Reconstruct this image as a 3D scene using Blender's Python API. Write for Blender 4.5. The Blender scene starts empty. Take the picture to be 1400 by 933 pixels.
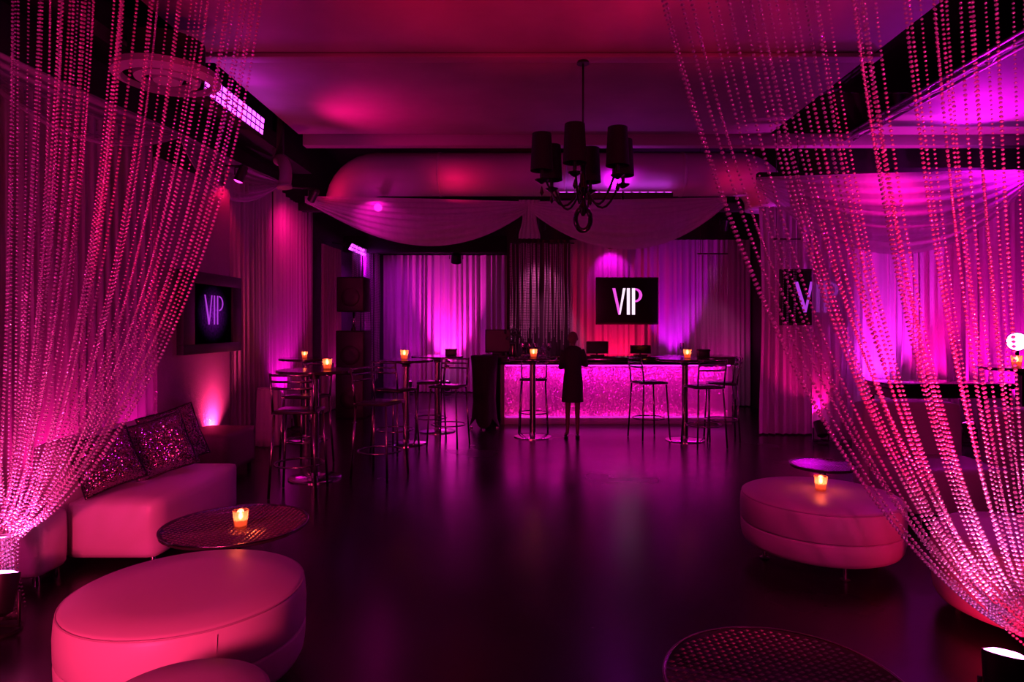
import bpy, bmesh, math, random
import numpy as np
from mathutils import Vector, Matrix
PI = math.pi
random.seed(7); rng = np.random.default_rng(7)
sc = bpy.context.scene
C = sc.collection
# ------------------------------------------------------------------ camera, world, exposure
cd = bpy.data.cameras.new('camera'); cam = bpy.data.objects.new('camera', cd); C.objects.link(cam)
cam.location = (0, 0, 1.5); cam.rotation_euler = (PI/2, 0, 0)
cd.sensor_width = 36; cd.lens = 880/1400*36; cd.shift_x = -15/1400; cd.shift_y = -22.5/1400
cd.clip_start = 0.05
sc.camera = cam
w = bpy.data.worlds.new('world'); sc.world = w; w.use_nodes = True
w.node_tree.nodes['Background'].inputs[0].default_value = (0.02, 0.0, 0.008, 1)
w.node_tree.nodes['Background'].inputs[1].default_value = 1.0
sc.view_settings.view_transform = 'Standard'; sc.view_settings.look = 'None'
sc.view_settings.gamma = 1; sc.view_settings.use_curve_mapping = False
sc.view_settings.exposure = 0.0
PINK = (1, .012, .17); MAG = (1, .002, .5); PURP = (.5, .002, 1); RED = (1, .003, .08); HOT = (1, .03, .62)

def spot(loc, aim, col, watts, deg=60, blend=.6, parent=None, radius=.05):
    l = bpy.data.lights.new('spot_lamp', 'SPOT'); l.color = col; l.energy = watts
    l.spot_size = math.radians(deg); l.spot_blend = blend; l.shadow_soft_size = radius
    o = bpy.data.objects.new('spot_lamp', l); C.objects.link(o)
    d = Vector(aim)-Vector(loc)
    o.rotation_euler = d.to_track_quat('-Z', 'Y').to_euler()
    o.location = loc
    if parent is not None:
        o.location = Vector(loc)-Vector(parent.location); o.parent = parent
    return o
def point(loc, col, watts, radius=.02, parent=None):
    l = bpy.data.lights.new('point_lamp', 'POINT'); l.color = col; l.energy = watts; l.shadow_soft_size = radius
    o = bpy.data.objects.new('point_lamp', l); C.objects.link(o); o.location = loc
    if parent is not None:
        o.parent = parent
    return o
def area(loc, aim, col, watts, sx, sy):
    l = bpy.data.lights.new('area_lamp', 'AREA'); l.color = col; l.energy = watts; l.shape = 'RECTANGLE'; l.size = sx; l.size_y = sy
    o = bpy.data.objects.new('area_lamp', l); C.objects.link(o); o.location = loc
    o.rotation_euler = (Vector(aim)-Vector(loc)).to_track_quat('-Z', 'Y').to_euler()
    return o
# unseen pink spots added at the near end to brighten seats, bead curtains and ceiling
spot((-1.5, .1, 1.0), (-1.5, 2.9, .2), (1, .03, .15), 420, 66, 1, radius=.2)
spot((-2.6, .8, 2.3), (-2.4, 3.3, 1.7), (1, .015, .3), 210, 85, 1, radius=.2)
spot((-1.7, .4, .9), (-2.55, 3.9, .25), (1, .025, .15), 170, 18, 1)
spot((1.6, .3, 2.2), (1.6, 2.7, 2.0), (1, .015, .28), 190, 85, 1, radius=.2)
spot((.9, .2, 2.6), (1.85, 4.1, .3), (1, .006, .2), 130, 28, 1)
for ux, uw in ((-1.7, 420), (0, 620), (1.7, 800)):
    spot((ux, 1.9, .25), (ux, 4.35, 4), (1, .004, .07), uw, 38, .7)

# ------------------------------------------------------------------ materials
def new_mat(name):
    m = bpy.data.materials.new(name); m.use_nodes = True
    nt = m.node_tree; nt.nodes.clear()
    out = nt.nodes.new('ShaderNodeOutputMaterial')
    return m, nt, out
def link(nt, a, b): nt.links.new(a, b)
def noise_bump(nt, scale, strength, dist=.01, detail=3, coord='Object'):
    tc = nt.nodes.new('ShaderNodeTexCoord'); n = nt.nodes.new('ShaderNodeTexNoise')
    n.inputs['Scale'].default_value = scale; n.inputs['Detail'].default_value = detail
    b = nt.nodes.new('ShaderNodeBump'); b.inputs['Strength'].default_value = strength; b.inputs['Distance'].default_value = dist
    link(nt, tc.outputs[coord], n.inputs['Vector']); link(nt, n.outputs[0], b.inputs['Height'])
    return n, b
def pbr(name, col, rough=.5, metal=0, bump=None, spec=.5, vary=0, coat=0):
    m, nt, out = new_mat(name)
    p = nt.nodes.new('ShaderNodeBsdfPrincipled')
    p.inputs['Base Color'].default_value = (*col, 1); p.inputs['Roughness'].default_value = rough
    p.inputs['Metallic'].default_value = metal; p.inputs['Specular IOR Level'].default_value = spec
    p.inputs['Coat Weight'].default_value = coat
    n, b = noise_bump(nt, *(bump or (40, .05, .002)))
    link(nt, b.outputs[0], p.inputs['Normal'])
    if vary:
        r = nt.nodes.new('ShaderNodeMapRange'); r.inputs[3].default_value = 1-vary; r.inputs[4].default_value = 1+vary*.3
        mx = nt.nodes.new('ShaderNodeMix'); mx.data_type = 'RGBA'; mx.blend_type = 'MULTIPLY'; mx.inputs[0].default_value = 1
        tc = nt.nodes.new('ShaderNodeTexCoord'); nn = nt.nodes.new('ShaderNodeTexNoise'); nn.inputs['Scale'].default_value = 1.7; nn.inputs['Detail'].default_value = 4
        link(nt, tc.outputs['Object'], nn.inputs['Vector']); link(nt, nn.outputs[0], r.inputs[0])
        mx.inputs[6].default_value = (*col, 1); link(nt, r.outputs[0], mx.inputs[7]); link(nt, mx.outputs[2], p.inputs['Base Color'])
    link(nt, p.outputs[0], out.inputs[0]); return m
def emit(name, col, s):
    m, nt, out = new_mat(name); e = nt.nodes.new('ShaderNodeEmission')
    e.inputs[0].default_value = (*col, 1); e.inputs[1].default_value = s
    link(nt, e.outputs[0], out.inputs[0]); return m
def fabric(name, col=(.8, .78, .8), trans=.45, clear=0.0):
    m, nt, out = new_mat(name)
    d = nt.nodes.new('ShaderNodeBsdfDiffuse'); t = nt.nodes.new('ShaderNodeBsdfTranslucent'); mx = nt.nodes.new('ShaderNodeMixShader')
    n, b = noise_bump(nt, 60, .15, .004)
    tc = nt.nodes.new('ShaderNodeTexCoord'); mp = nt.nodes.new('ShaderNodeMapping'); mp.inputs['Scale'].default_value = (9, 9, .15)
    nn = nt.nodes.new('ShaderNodeTexNoise'); nn.inputs['Scale'].default_value = 2.0; nn.inputs['Detail'].default_value = 3
    link(nt, tc.outputs['Object'], mp.inputs[0]); link(nt, mp.outputs[0], nn.inputs['Vector'])
    cr = nt.nodes.new('ShaderNodeValToRGB'); cr.color_ramp.elements[0].color = (*[c*.72 for c in col], 1); cr.color_ramp.elements[1].color = (*col, 1)
    link(nt, nn.outputs[0], cr.inputs[0])
    for s in (d, t): link(nt, cr.outputs[0], s.inputs[0]); link(nt, b.outputs[0], s.inputs['Normal'])
    mx.inputs[0].default_value = trans; link(nt, d.outputs[0], mx.inputs[1]); link(nt, t.outputs[0], mx.inputs[2])
    last = mx
    if clear:
        tr = nt.nodes.new('ShaderNodeBsdfTransparent'); m2 = nt.nodes.new('ShaderNodeMixShader'); m2.inputs[0].default_value = clear
        link(nt, mx.outputs[0], m2.inputs[1]); link(nt, tr.outputs[0], m2.inputs[2]); last = m2
    link(nt, last.outputs[0], out.inputs[0]); return m
def glitter(name, col, scale, rough=.18, tilt=.9, dark=.35, dcol=None):
    """sequins: every voronoi cell is a little mirror with a tilt of its own"""
    m, nt, out = new_mat(name)
    tc = nt.nodes.new('ShaderNodeTexCoord'); v = nt.nodes.new('ShaderNodeTexVoronoi'); v.inputs['Scale'].default_value = scale
    link(nt, tc.outputs['Object'], v.inputs['Vector'])
    sub = nt.nodes.new('ShaderNodeVectorMath'); sub.operation = 'SUBTRACT'; sub.inputs[1].default_value = (.5, .5, .5)
    mul = nt.nodes.new('ShaderNodeVectorMath'); mul.operation = 'SCALE'; mul.inputs[3].default_value = tilt
    geo = nt.nodes.new('ShaderNodeNewGeometry'); add = nt.nodes.new('ShaderNodeVectorMath'); add.operation = 'ADD'
    nrm = nt.nodes.new('ShaderNodeVectorMath'); nrm.operation = 'NORMALIZE'
    link(nt, v.outputs['Color'], sub.inputs[0]); link(nt, sub.outputs[0], mul.inputs[0]); link(nt, mul.outputs[0], add.inputs[0])
    link(nt, geo.outputs['Normal'], add.inputs[1]); link(nt, add.outputs[0], nrm.inputs[0])
    g = nt.nodes.new('ShaderNodeBsdfGlossy'); g.inputs['Color'].default_value = (*col, 1); g.inputs['Roughness'].default_value = rough
    link(nt, nrm.outputs[0], g.inputs['Normal'])
    d = nt.nodes.new('ShaderNodeBsdfDiffuse'); d.inputs[0].default_value = (*(dcol or [c*.5 for c in col]), 1)
    mx = nt.nodes.new('ShaderNodeMixShader'); mx.inputs[0].default_value = 1-dark
    link(nt, d.outputs[0], mx.inputs[1]); link(nt, g.outputs[0], mx.inputs[2]); link(nt, mx.outputs[0], out.inputs[0]); return m

M = {}
def floor_mat():
    m, nt, out = new_mat('polished_concrete')
    p = nt.nodes.new('ShaderNodeBsdfPrincipled')
    tc = nt.nodes.new('ShaderNodeTexCoord'); n = nt.nodes.new('ShaderNodeTexNoise'); n.inputs['Scale'].default_value = .9; n.inputs['Detail'].default_value = 6
    link(nt, tc.outputs['Object'], n.inputs['Vector'])
    r = nt.nodes.new('ShaderNodeMapRange'); r.inputs[3].default_value = .16; r.inputs[4].default_value = .34
    link(nt, n.outputs[0], r.inputs[0]); link(nt, r.outputs[0], p.inputs['Roughness'])
    cr = nt.nodes.new('ShaderNodeValToRGB'); cr.color_ramp.elements[0].color = (.004, .003, .004, 1); cr.color_ramp.elements[1].color = (.018, .015, .018, 1)
    link(nt, n.outputs[0], cr.inputs[0]); link(nt, cr.outputs[0], p.inputs['Base Color'])
    nb, b = noise_bump(nt, 6, .05, .01, 5); link(nt, b.outputs[0], p.inputs['Normal'])
    p.inputs['Specular IOR Level'].default_value = .5
    link(nt, p.outputs[0], out.inputs[0]); return m
M['floor'] = floor_mat()
M['wall'] = pbr('dark_wall', (.03, .025, .03), .8, vary=.3)
M['black_paint'] = pbr('black_ceiling_paint', (.012, .01, .012), .85, vary=.3)
M['ceil'] = pbr('plaster_panel', (.34, .3, .31), .75, bump=(3, .12, .02), vary=.4)
M['beam'] = pbr('painted_beam', (.3, .26, .27), .6, vary=.3)
M['silver'] = pbr('brushed_truss', (.7, .7, .72), .3, 1)
M['duct'] = pbr('duct_wrap', (.52, .5, .5), .55, vary=.2)
M['sheer'] = fabric('sheer_white')
M['sheer_thin'] = fabric('sheer_voile', clear=.22)
M['dark_drape'] = fabric('black_drape', (.07, .055, .065), .1)
M['satin'] = fabric('white_satin', (.85, .82, .84), .35)
M['leather'] = pbr('white_leather', (.62, .56, .58), .42, bump=(220, .08, .002), vary=.12)
M['leather2'] = pbr('grey_leather', (.42, .38, .42), .45, bump=(220, .08, .002), vary=.12)
M['piping'] = pbr('leather_piping', (.42, .37, .39), .5)
M['chrome'] = pbr('chrome', (.8, .8, .82), .13, 1)
M['dark_chrome'] = pbr('smoked_chrome', (.28, .26, .28), .22, 1)
M['black'] = pbr('black_plastic', (.008, .007, .008), .45)
M['black_matte'] = pbr('black_cloth', (.006, .005, .006), .9)
M['black_gloss'] = pbr('black_gloss', (.008, .007, .008), .12, coat=.3)
M['shade'] = pbr('black_lampshade', (.006, .005, .006), .8)
M['table_top'] = pbr('dark_table_top', (.03, .022, .025), .16, coat=.4)
M['woven'] = pbr('woven_metal', (.5, .45, .48), .25, .9)
M['seat_pad'] = pbr('stool_seat', (.06, .05, .055), .2, .6)
M['sequin'] = glitter('dark_sequins', (.75, .5, .65), 170, .16, 1.0, .5, (.03, .012, .025))
M['sequin_bench'] = glitter('sequin_cloth', (.5, .3, .4), 300, .3, 1.1, .75, (.12, .05, .08))
M['backdrop'] = glitter('sequin_backdrop', (.7, .55, .65), 190, .25, 1.0, .75, (.22, .17, .2))
M['barfront'] = glitter('glitter_panel', (.95, .85, .95), 75, .28, .9, .6, (.6, .5, .6))
M['kick'] = pbr('kick_board', (.3, .26, .28), .4)
M['skin'] = pbr('skin', (.1, .055, .045), .6)
M['hair'] = pbr('hair', (.1, .06, .045), .6)
M['dress'] = pbr('black_dress', (.008, .006, .008), .8)
M['leaf'] = pbr('dark_leaf', (.02, .03, .018), .5)
M['lens_pink'] = emit('lens_pink', (1, .16, .75), 14)
M['lens_mag'] = emit('lens_magenta', (1, .02, .5), 8)
M['led_purple'] = emit('led_purple', (.75, .05, 1), 6)
M['led_strip'] = emit('led_strip', (.95, .03, .85), 2.2)
M['flame'] = emit('flame', (1, .6, .3), 30)
M['wax'] = emit('glowing_wax', (1, .2, .09), 1.3)
M['letter_white'] = emit('letter_white', (1, .72, .97), 1.25)
M['letter_mag'] = emit('letter_magenta', (.85, .08, .72), 1.1)
M['letter_purple'] = emit('letter_purple', (.55, .05, .85), .8)
def votive_glass():
    m, nt, out = new_mat('votive_glass')
    tr = nt.nodes.new('ShaderNodeBsdfTransparent'); tr.inputs[0].default_value = (1, .62, .5, 1)
    g = nt.nodes.new('ShaderNodeBsdfGlossy'); g.inputs['Roughness'].default_value = .12; g.inputs[0].default_value = (1, .8, .75, 1)
    t = nt.nodes.new('ShaderNodeBsdfTranslucent'); t.inputs[0].default_value = (1, .6, .45, 1)
    a = nt.nodes.new('ShaderNodeMixShader'); a.inputs[0].default_value = .3; link(nt, tr.outputs[0], a.inputs[1]); link(nt, t.outputs[0], a.inputs[2])
    b = nt.nodes.new('ShaderNodeMixShader'); b.inputs[0].default_value = .12; link(nt, a.outputs[0], b.inputs[1]); link(nt, g.outputs[0], b.inputs[2])
    link(nt, b.outputs[0], out.inputs[0]); return m
M['votive'] = votive_glass()
def clear_glass():
    m, nt, out = new_mat('clear_glass')
    tr = nt.nodes.new('ShaderNodeBsdfTransparent'); tr.inputs[0].default_value = (.85, .8, .85, 1)
    g = nt.nodes.new('ShaderNodeBsdfGlossy'); g.inputs['Roughness'].default_value = .05
    b = nt.nodes.new('ShaderNodeMixShader'); b.inputs[0].default_value = .22; link(nt, tr.outputs[0], b.inputs[1]); link(nt, g.outputs[0], b.inputs[2])
    link(nt, b.outputs[0], out.inputs[0]); return m
M['glass'] = clear_glass()
def crystal():
    m, nt, out = new_mat('crystal_bead')
    g = nt.nodes.new('ShaderNodeBsdfGlossy'); g.inputs['Roughness'].default_value = .12; g.inputs[0].default_value = (.95, .9, .95, 1)
    t = nt.nodes.new('ShaderNodeBsdfTranslucent'); t.inputs[0].default_value = (.85, .8, .85, 1)
    d = nt.nodes.new('ShaderNodeBsdfDiffuse'); d.inputs[0].default_value = (.8, .76, .8, 1)
    a = nt.nodes.new('ShaderNodeMixShader'); a.inputs[0].default_value = .6; link(nt, t.outputs[0], a.inputs[1]); link(nt, d.outputs[0], a.inputs[2])
    b = nt.nodes.new('ShaderNodeMixShader'); b.inputs[0].default_value = .52; link(nt, a.outputs[0], b.inputs[1]); link(nt, g.outputs[0], b.inputs[2])
    link(nt, b.outputs[0], out.inputs[0]); return m
M['crystal'] = crystal()
def tv_glow():
    m, nt, out = new_mat('screen_glow')
    tc = nt.nodes.new('ShaderNodeTexCoord'); mp = nt.nodes.new('ShaderNodeMapping'); mp.inputs['Location'].default_value = (0, .0, 0); mp.inputs['Scale'].default_value = (1, 2.6, 3.0)
    gr = nt.nodes.new('ShaderNodeTexGradient'); gr.gradient_type = 'SPHERICAL'
    n = nt.nodes.new('ShaderNodeTexNoise'); n.inputs['Scale'].default_value = 45; n.inputs['Detail'].default_value = 4
    link(nt, tc.outputs['Object'], mp.inputs[0]); link(nt, mp.outputs[0], gr.inputs[0]); link(nt, tc.outputs['Object'], n.inputs['Vector'])
    mu = nt.nodes.new('ShaderNodeMath'); mu.operation = 'MULTIPLY'; link(nt, gr.outputs[1], mu.inputs[0]); link(nt, n.outputs[0], mu.inputs[1])
    e = nt.nodes.new('ShaderNodeEmission'); e.inputs[0].default_value = (.28, .005, .5, 1)
    m2 = nt.nodes.new('ShaderNodeMath'); m2.operation = 'MULTIPLY'; m2.inputs[1].default_value = 2.0; pw = nt.nodes.new('ShaderNodeMath'); pw.operation = 'POWER'; pw.inputs[1].default_value = 2.2; link(nt, mu.outputs[0], pw.inputs[0]); link(nt, pw.outputs[0], m2.inputs[0]); link(nt, m2.outputs[0], e.inputs[1])
    g = nt.nodes.new('ShaderNodeBsdfGlossy'); g.inputs['Roughness'].default_value = .1; g.inputs[0].default_value = (.05, .05, .05, 1)
    a = nt.nodes.new('ShaderNodeAddShader'); link(nt, e.outputs[0], a.inputs[0]); link(nt, g.outputs[0], a.inputs[1]); link(nt, a.outputs[0], out.inputs[0]); return m
M['tv_glow'] = tv_glow()

# ------------------------------------------------------------------ builders
def tag(o, label=None, cat=None, group=None, kind=None):
    if label: o['label'] = label
    if cat: o['category'] = cat
    if group: o['group'] = group
    if kind: o['kind'] = kind
    return o
def thing(name, loc, label, cat, group=None, rz=0):
    o = bpy.data.objects.new(name, None); C.objects.link(o); o.location = loc; o.rotation_euler.z = rz; o.empty_display_size = .1
    return tag(o, label, cat, group)
def mesh_obj(name, verts, faces, mat, parent=None, loc=(0, 0, 0), smooth=False):
    me = bpy.data.meshes.new(name); me.from_pydata([tuple(v) for v in verts], [], faces); me.update()
    if smooth: me.polygons.foreach_set('use_smooth', [True]*len(me.polygons))
    me.materials.append(M[mat]); o = bpy.data.objects.new(name, me); C.objects.link(o); o.location = loc
    if parent is not None: o.parent = parent
    return o
def bm_obj(name, bm, mat, parent=None, loc=(0, 0, 0), smooth=False, angle=None):
    bmesh.ops.recalc_face_normals(bm, faces=bm.faces)
    me = bpy.data.meshes.new(name); bm.to_mesh(me); bm.free()
    if smooth:
        me.polygons.foreach_set('use_smooth', [True]*len(me.polygons))
        if angle: me.set_sharp_from_angle(angle=angle)
    me.materials.append(M[mat]); o = bpy.data.objects.new(name, me); C.objects.link(o); o.location = loc
    if parent is not None: o.parent = parent
    return o
def add_box(bm, x0, x1, y0, y1, z0, z1):
    r = bmesh.ops.create_cube(bm, size=1)
    bmesh.ops.scale(bm, vec=(x1-x0, y1-y0, z1-z0), verts=r['verts'])
    bmesh.ops.translate(bm, vec=((x0+x1)/2, (y0+y1)/2, (z0+z1)/2), verts=r['verts'])
    return r['verts']
def box(name, b, mat, parent=None, bevel=0, seg=2, loc=(0, 0, 0)):
    bm = bmesh.new(); add_box(bm, *b)
    if bevel: bmesh.ops.bevel(bm, geom=bm.edges[:], offset=bevel, segments=seg, affect='EDGES', profile=.5)
    return bm_obj(name, bm, mat, parent, loc, bool(bevel), .7)
def soft_box(name, b, mat, parent, bevel=.04, puff=.02, cuts=8):
    """an upholstered block: bevelled and slightly bulging"""
    bm = bmesh.new(); add_box(bm, *b)
    bmesh.ops.subdivide_edges(bm, edges=bm.edges[:], cuts=cuts, use_grid_fill=True)
    c = Vector(((b[0]+b[1])/2, (b[2]+b[3])/2, (b[4]+b[5])/2)); h = Vector(((b[1]-b[0])/2, (b[3]-b[2])/2, (b[5]-b[4])/2))
    for v in bm.verts:
        q = v.co-c; n = [q[i]/h[i] for i in range(3)]
        for i in range(3):
            j, k = (i+1) % 3, (i+2) % 3
            q[i] += math.copysign(1, n[i])*(abs(n[i]) > .999)*puff*(1-n[j]**2)*(1-n[k]**2)
        inner = Vector([max(-(h[i]-bevel), min(h[i]-bevel, q[i])) for i in range(3)])
        d = q-inner
        nz = sum(abs(d[i]) > bevel*.5 for i in range(3))
        if nz > 1: q = inner+d.normalized()*bevel
        v.co = c+q
    return bm_obj(name, bm, mat, parent, smooth=True)
def lathe(name, prof, mat, parent=None, n=32, loc=(0, 0, 0), smooth=True, cap=True, angle=.7):
    vs, fs = [], []
    for r, z in prof:
        for k in range(n):
            a = 2*PI*k/n; vs.append((r*math.cos(a), r*math.sin(a), z))
    for i in range(len(prof)-1):
        for k in range(n):
            fs.append((i*n+k, i*n+(k+1) % n, (i+1)*n+(k+1) % n, (i+1)*n+k))
    if cap:
        fs.append(tuple(range(n))[::-1]); fs.append(tuple((len(prof)-1)*n+k for k in range(n)))
    o = mesh_obj(name, vs, fs, mat, parent, loc, smooth)
    if smooth: o.data.set_sharp_from_angle(angle=angle)
    return o
def tube_data(path, r, n=8, closed=False):
    path = [Vector(p) for p in path]; vs, fs = [], []; N = len(path)
    up = None
    for i, p in enumerate(path):
        if closed: d = path[(i+1) % N]-path[i-1]
        else: d = path[min(i+1, N-1)]-path[max(i-1, 0)]
        d.normalize()
        if up is None: up = d.orthogonal().normalized()
        up = (up-d*up.dot(d)).normalized(); s = d.cross(up)
        rr = r[i] if isinstance(r, (list, tuple)) else r
        for k in range(n):
            a = 2*PI*k/n; vs.append(p+(up*math.cos(a)+s*math.sin(a))*rr)
    for i in range(N if closed else N-1):
        for k in range(n):
            a, b = i*n, ((i+1) % N)*n
            fs.append((a+k, a+(k+1) % n, b+(k+1) % n, b+k))
    if not closed: fs += [tuple(range(n))[::-1], tuple((N-1)*n+k for k in range(n))]
    return vs, fs
def tube(name, path, r, mat, parent=None, n=8, closed=False, loc=(0, 0, 0)):
    v, f = tube_data(path, r, n, closed); return mesh_obj(name, v, f, mat, parent, loc, True)
def tubes(name, paths, r, mat, parent=None, n=6):
    V, F = [], []
    for p in paths:
        v, f = tube_data(p, r, n); o = len(V); V += v; F += [tuple(i+o for i in q) for q in f]
    return mesh_obj(name, V, F, mat, parent, smooth=True)
def copy_tree(o, parent=None):
    c = o.copy(); C.objects.link(c)
    if parent is not None: c.parent = parent
    for ch in o.children: copy_tree(ch, c)
    return c
def struct(name, b, mat, bevel=0):
    return tag(box(name, b, mat, bevel=bevel), kind='structure')

# ------------------------------------------------------------------ the setting
struct('floor', (-4, 7.3, -2.2, 15, -.1, 0), 'floor')
struct('ceiling', (-4, 7.3, -2.2, 15, 4.7, 4.8), 'black_paint')
struct('wall_left', (-4, -3.62, -2.2, 15, 0, 4.7), 'wall')
struct('wall_right', (7, 7.3, -2.2, 8.9, 0, 4.7), 'wall')
struct('wall_back', (-3.62, 7.3, 14.7, 15, 0, 4.7), 'wall')
struct('wall_front', (-3.62, 7, -2.2, -2, 0, 4.7), 'wall')
struct('wall_bar', (-.3, 4.2, 11.9, 12.1, 0, 4.7), 'wall')
struct('wall_alcove', (4.2, 7, 8.9, 9.1, 0, 4.7), 'wall')
struct('wall_corner', (4.2, 4.4, 9.1, 11.9, 0, 4.7), 'wall')
# hung plaster ceiling panels with open slots between them
def slab(name, b): return tag(box(name, b, 'ceil', bevel=.01), kind='structure')
slab('ceiling_panel', (-2.95, 3.24, -1.9, 5.92, 4.0, 4.08))
slab('ceiling_panel', (-2.95, 3.24, 6.02, 8.45, 4.0, 4.08))
slab('ceiling_panel', (4.36, 6.95, -1.9, 8.75, 4.0, 4.08))
struct('trim_1', (-3.4, 3.3, 5.9, 6.04, 3.955, 3.995), 'beam', .008)
struct('trim_2', (-2.9, 6.95, 8.47, 8.62, 3.86, 4.02), 'beam', .008)
struct('trim_3', (-3.6, -.3, 12.9, 13.15, 2.95, 3.28), 'black_paint', .01)
struct('trim_4', (-3.6, 6.95, 9.6, 9.75, 3.2, 3.32), 'black_paint', .01)
struct('trim_5', (2.9, 6.95, 7.92, 8.02, 3.3, 3.38), 'black_paint', .01)
struct('soffit', (-3.62, -3.15, 4.2, 9.6, 3.75, 3.95), 'black_paint')

# silver lighting truss running along the ceiling slot
t = thing('lighting_truss', (4.3, 5.2, 3.93), 'slim silver truss rail hung along the edge of the purple ceiling panel', 'truss')
for dx, dz in ((-.06, 0), (.06, 0), (0, .1)):
    tube('chord', [(dx, -3.4, dz), (dx, 3.3, dz)], .018, 'silver', t)
tubes('bracing', [[((-1)**k*.06, -3.4+.3*k, 0), (0, -3.25+.3*k, .1)] for k in range(22)]+[[((-1)**k*.06, -3.4+.3*k, 0), (-(-1)**k*.06, -3.1+.3*k, 0)] for k in range(22)], .008, 'silver', t)

# big white air duct bending down at both ends
def arc_pts(cx, cz, r, a0, a1, n): return [(cx+r*math.cos(a0+(a1-a0)*i/n), 0, cz+r*math.sin(a0+(a1-a0)*i/n)) for i in range(n+1)]
pth = [(-2.55, 0, -.52)]+arc_pts(-2.1, -.45, .45, PI, PI/2, 8)+[(x, 0, 0) for x in np.linspace(-1.5, 2.7, 8)]+arc_pts(3.1, -.45, .45, PI/2, 0, 8)+[(3.55, 0, -.52)]
t = thing('air_duct', (0, 9.36, 3.68), 'fat pale round air duct running across the room above the bar drapes', 'duct')
tube('duct_run', pth, .31, 'duct', t, n=32)
for x in (-1.2, .6, 2.3):
    tube('joint_band', [(x-.02, 0, 0), (x+.02, 0, 0)], .316, 'duct', t, n=32)
t = thing('pipe_elbow', (-3.15, 7.9, 3.52), 'curved dark red pipe elbow beside the ceiling panel corner', 'pipe')
tube('elbow', [(.22*math.cos(a)+.0, .25*a, -.32+.42*math.sin(a)) for a in np.linspace(0, PI/2, 10)], .075, 'beam', t, n=16)
tube('pipe_run', [(0, .39, .09), (0, .39, 1.18)], .07, 'black_paint', t, n=16)
tube('flange', [(.225, 0, -.35), (.22, .0, -.31)], .09, 'beam', t, n=16)
# round air diffusers
def diffuser(loc, R, label):
    t = thing('air_diffuser', loc, label, 'vent')
    lathe('outer_ring', [(R, .05), (R*1.0, .0), (R*.82, -.03), (R*.8, .02)], 'duct', t, 48, cap=False)
    lathe('inner_ring', [(R*.62, .03), (R*.6, -.01), (R*.46, -.03), (R*.44, .02)], 'duct', t, 40, cap=False)
    lathe('centre_cone', [(R*.3, .02), (R*.26, -.02), (.01, -.035)], 'duct', t, 32)
    lathe('neck', [(R*.7, .05), (R*.7, .3)], 'black_paint', t, 32)
diffuser((-2.9, 5.25, 3.5), .4, 'large round ringed air diffuser above the left bead curtain')

# ------------------------------------------------------------------ drapes
def drape(name, p0, p1, ztop, zbot, label, group, mat='sheer', per_m=9, amp=.035, rows=10, topf=None, gather=0.0):
    p0, p1 = Vector((*p0, 0)), Vector((*p1, 0)); L = (p1-p0).length; d = (p1-p0)/L; nrm = Vector((-d.y, d.x, 0))
    ncol = max(12, int(L*per_m*9)); u = np.linspace(0, 1, ncol)
    ph = rng.uniform(0, 6.28, 4)
    phase = 2*PI*per_m*L*u+1.6*np.sin(2*PI*L*1.1*u+ph[0])+1.1*np.sin(2*PI*L*2.7*u+ph[1])
    am = amp*(.55+.45*np.sin(2*PI*L*.8*u+ph[2])**2)
    wv = np.sin(phase)+.3*np.sin(2.3*phase+ph[3])
    V, F = [], []
    for j in range(rows+1):
        v = j/rows
        for i in range(ncol):
            zt = ztop if topf is None else topf(u[i])
            z = zt+(zbot-zt)*v
            off = am[i]*wv[i]*(.55+.6*v)
            uu = u[i]+gather*(.5-u[i])*math.sin(PI*min(1, v*1.15))
            q = p0+d*(L*uu)+nrm*off
            V.append((q.x-p0.x, q.y-p0.y, z))
    for j in range(rows):
        for i in range(ncol-1):
            a = j*ncol+i; F.append((a, a+1, a+ncol+1, a+ncol))
    o = mesh_obj(name, V, F, mat, None, (p0.x, p0.y, 0), True)
    return tag(o, label, 'curtain', group)
G1 = 'sheer drapes along the left wall'
sw = lambda a, b: (lambda u: a-b*math.sin(PI*u))
drape('sheer_drape', (-3.44, 3.0), (-3.44, 4.5), 3.3, .02, 'long sheer white drape behind the sofa backrest', G1, topf=sw(3.25, .1))
drape('sheer_drape', (-3.44, 4.5), (-3.44, 5.95), 3.3, .02, 'sheer white drape between the sofa and the sequin backdrop', G1, topf=sw(3.3, .12))
drape('sheer_drape', (-3.44, 7.4), (-3.44, 8.8), 3.4, .02, 'sheer drape beside the sequin backdrop, lit from the floor', G1, topf=sw(3.42, .1))
drape('sheer_drape', (-3.4, 8.8), (-3.3, 10.1), 3.4, .02, 'purple-streaked sheer drape behind the draped pedestal', G1, topf=sw(3.45, .15))
drape('sheer_drape', (-3.35, 10.7), (-3.3, 11.7), 2.85, .02, 'narrow dim drape behind the stacked speakers', G1, amp=.03)
# swag valance along the left wall
def swag(name, a, b, drop, label, group, mat='sheer_thin', depth=.18, folds=7, skew=0.0, nu=40, nv=26, lift=0.0):
    a, b = Vector(a), Vector(b); d = b-a; L = d.length; nrm = Vector((d.y, -d.x, 0)).normalized()
    V, F = [], []
    for j in range(nv+1):
        v = j/nv
        for i in range(nu+1):
            u = i/nu; us = u**(1+skew) if skew >= 0 else 1-(1-u)**(1-skew)
            c = 4*us*(1-us)
            p = a+d*u
            fold = math.sin(2*PI*folds*v+3*u)*.022*(.25+c)
            z = p.z-drop*v*(c*.86+.14)-lift*c*(1-v)*.15
            p2 = p+nrm*(depth*math.sin(PI*v*.85)*c+fold)
            V.append((p2.x-a.x, p2.y-a.y, z-a.z))
    for j in range(nv):
        for i in range(nu):
            k = j*(nu+1)+i; F.append((k, k+1, k+nu+2, k+nu+1))
    return tag(mesh_obj(name, V, F, mat, None, a, True), label, 'swag', group)
G2 = 'sheer swags looped across the room'
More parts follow.
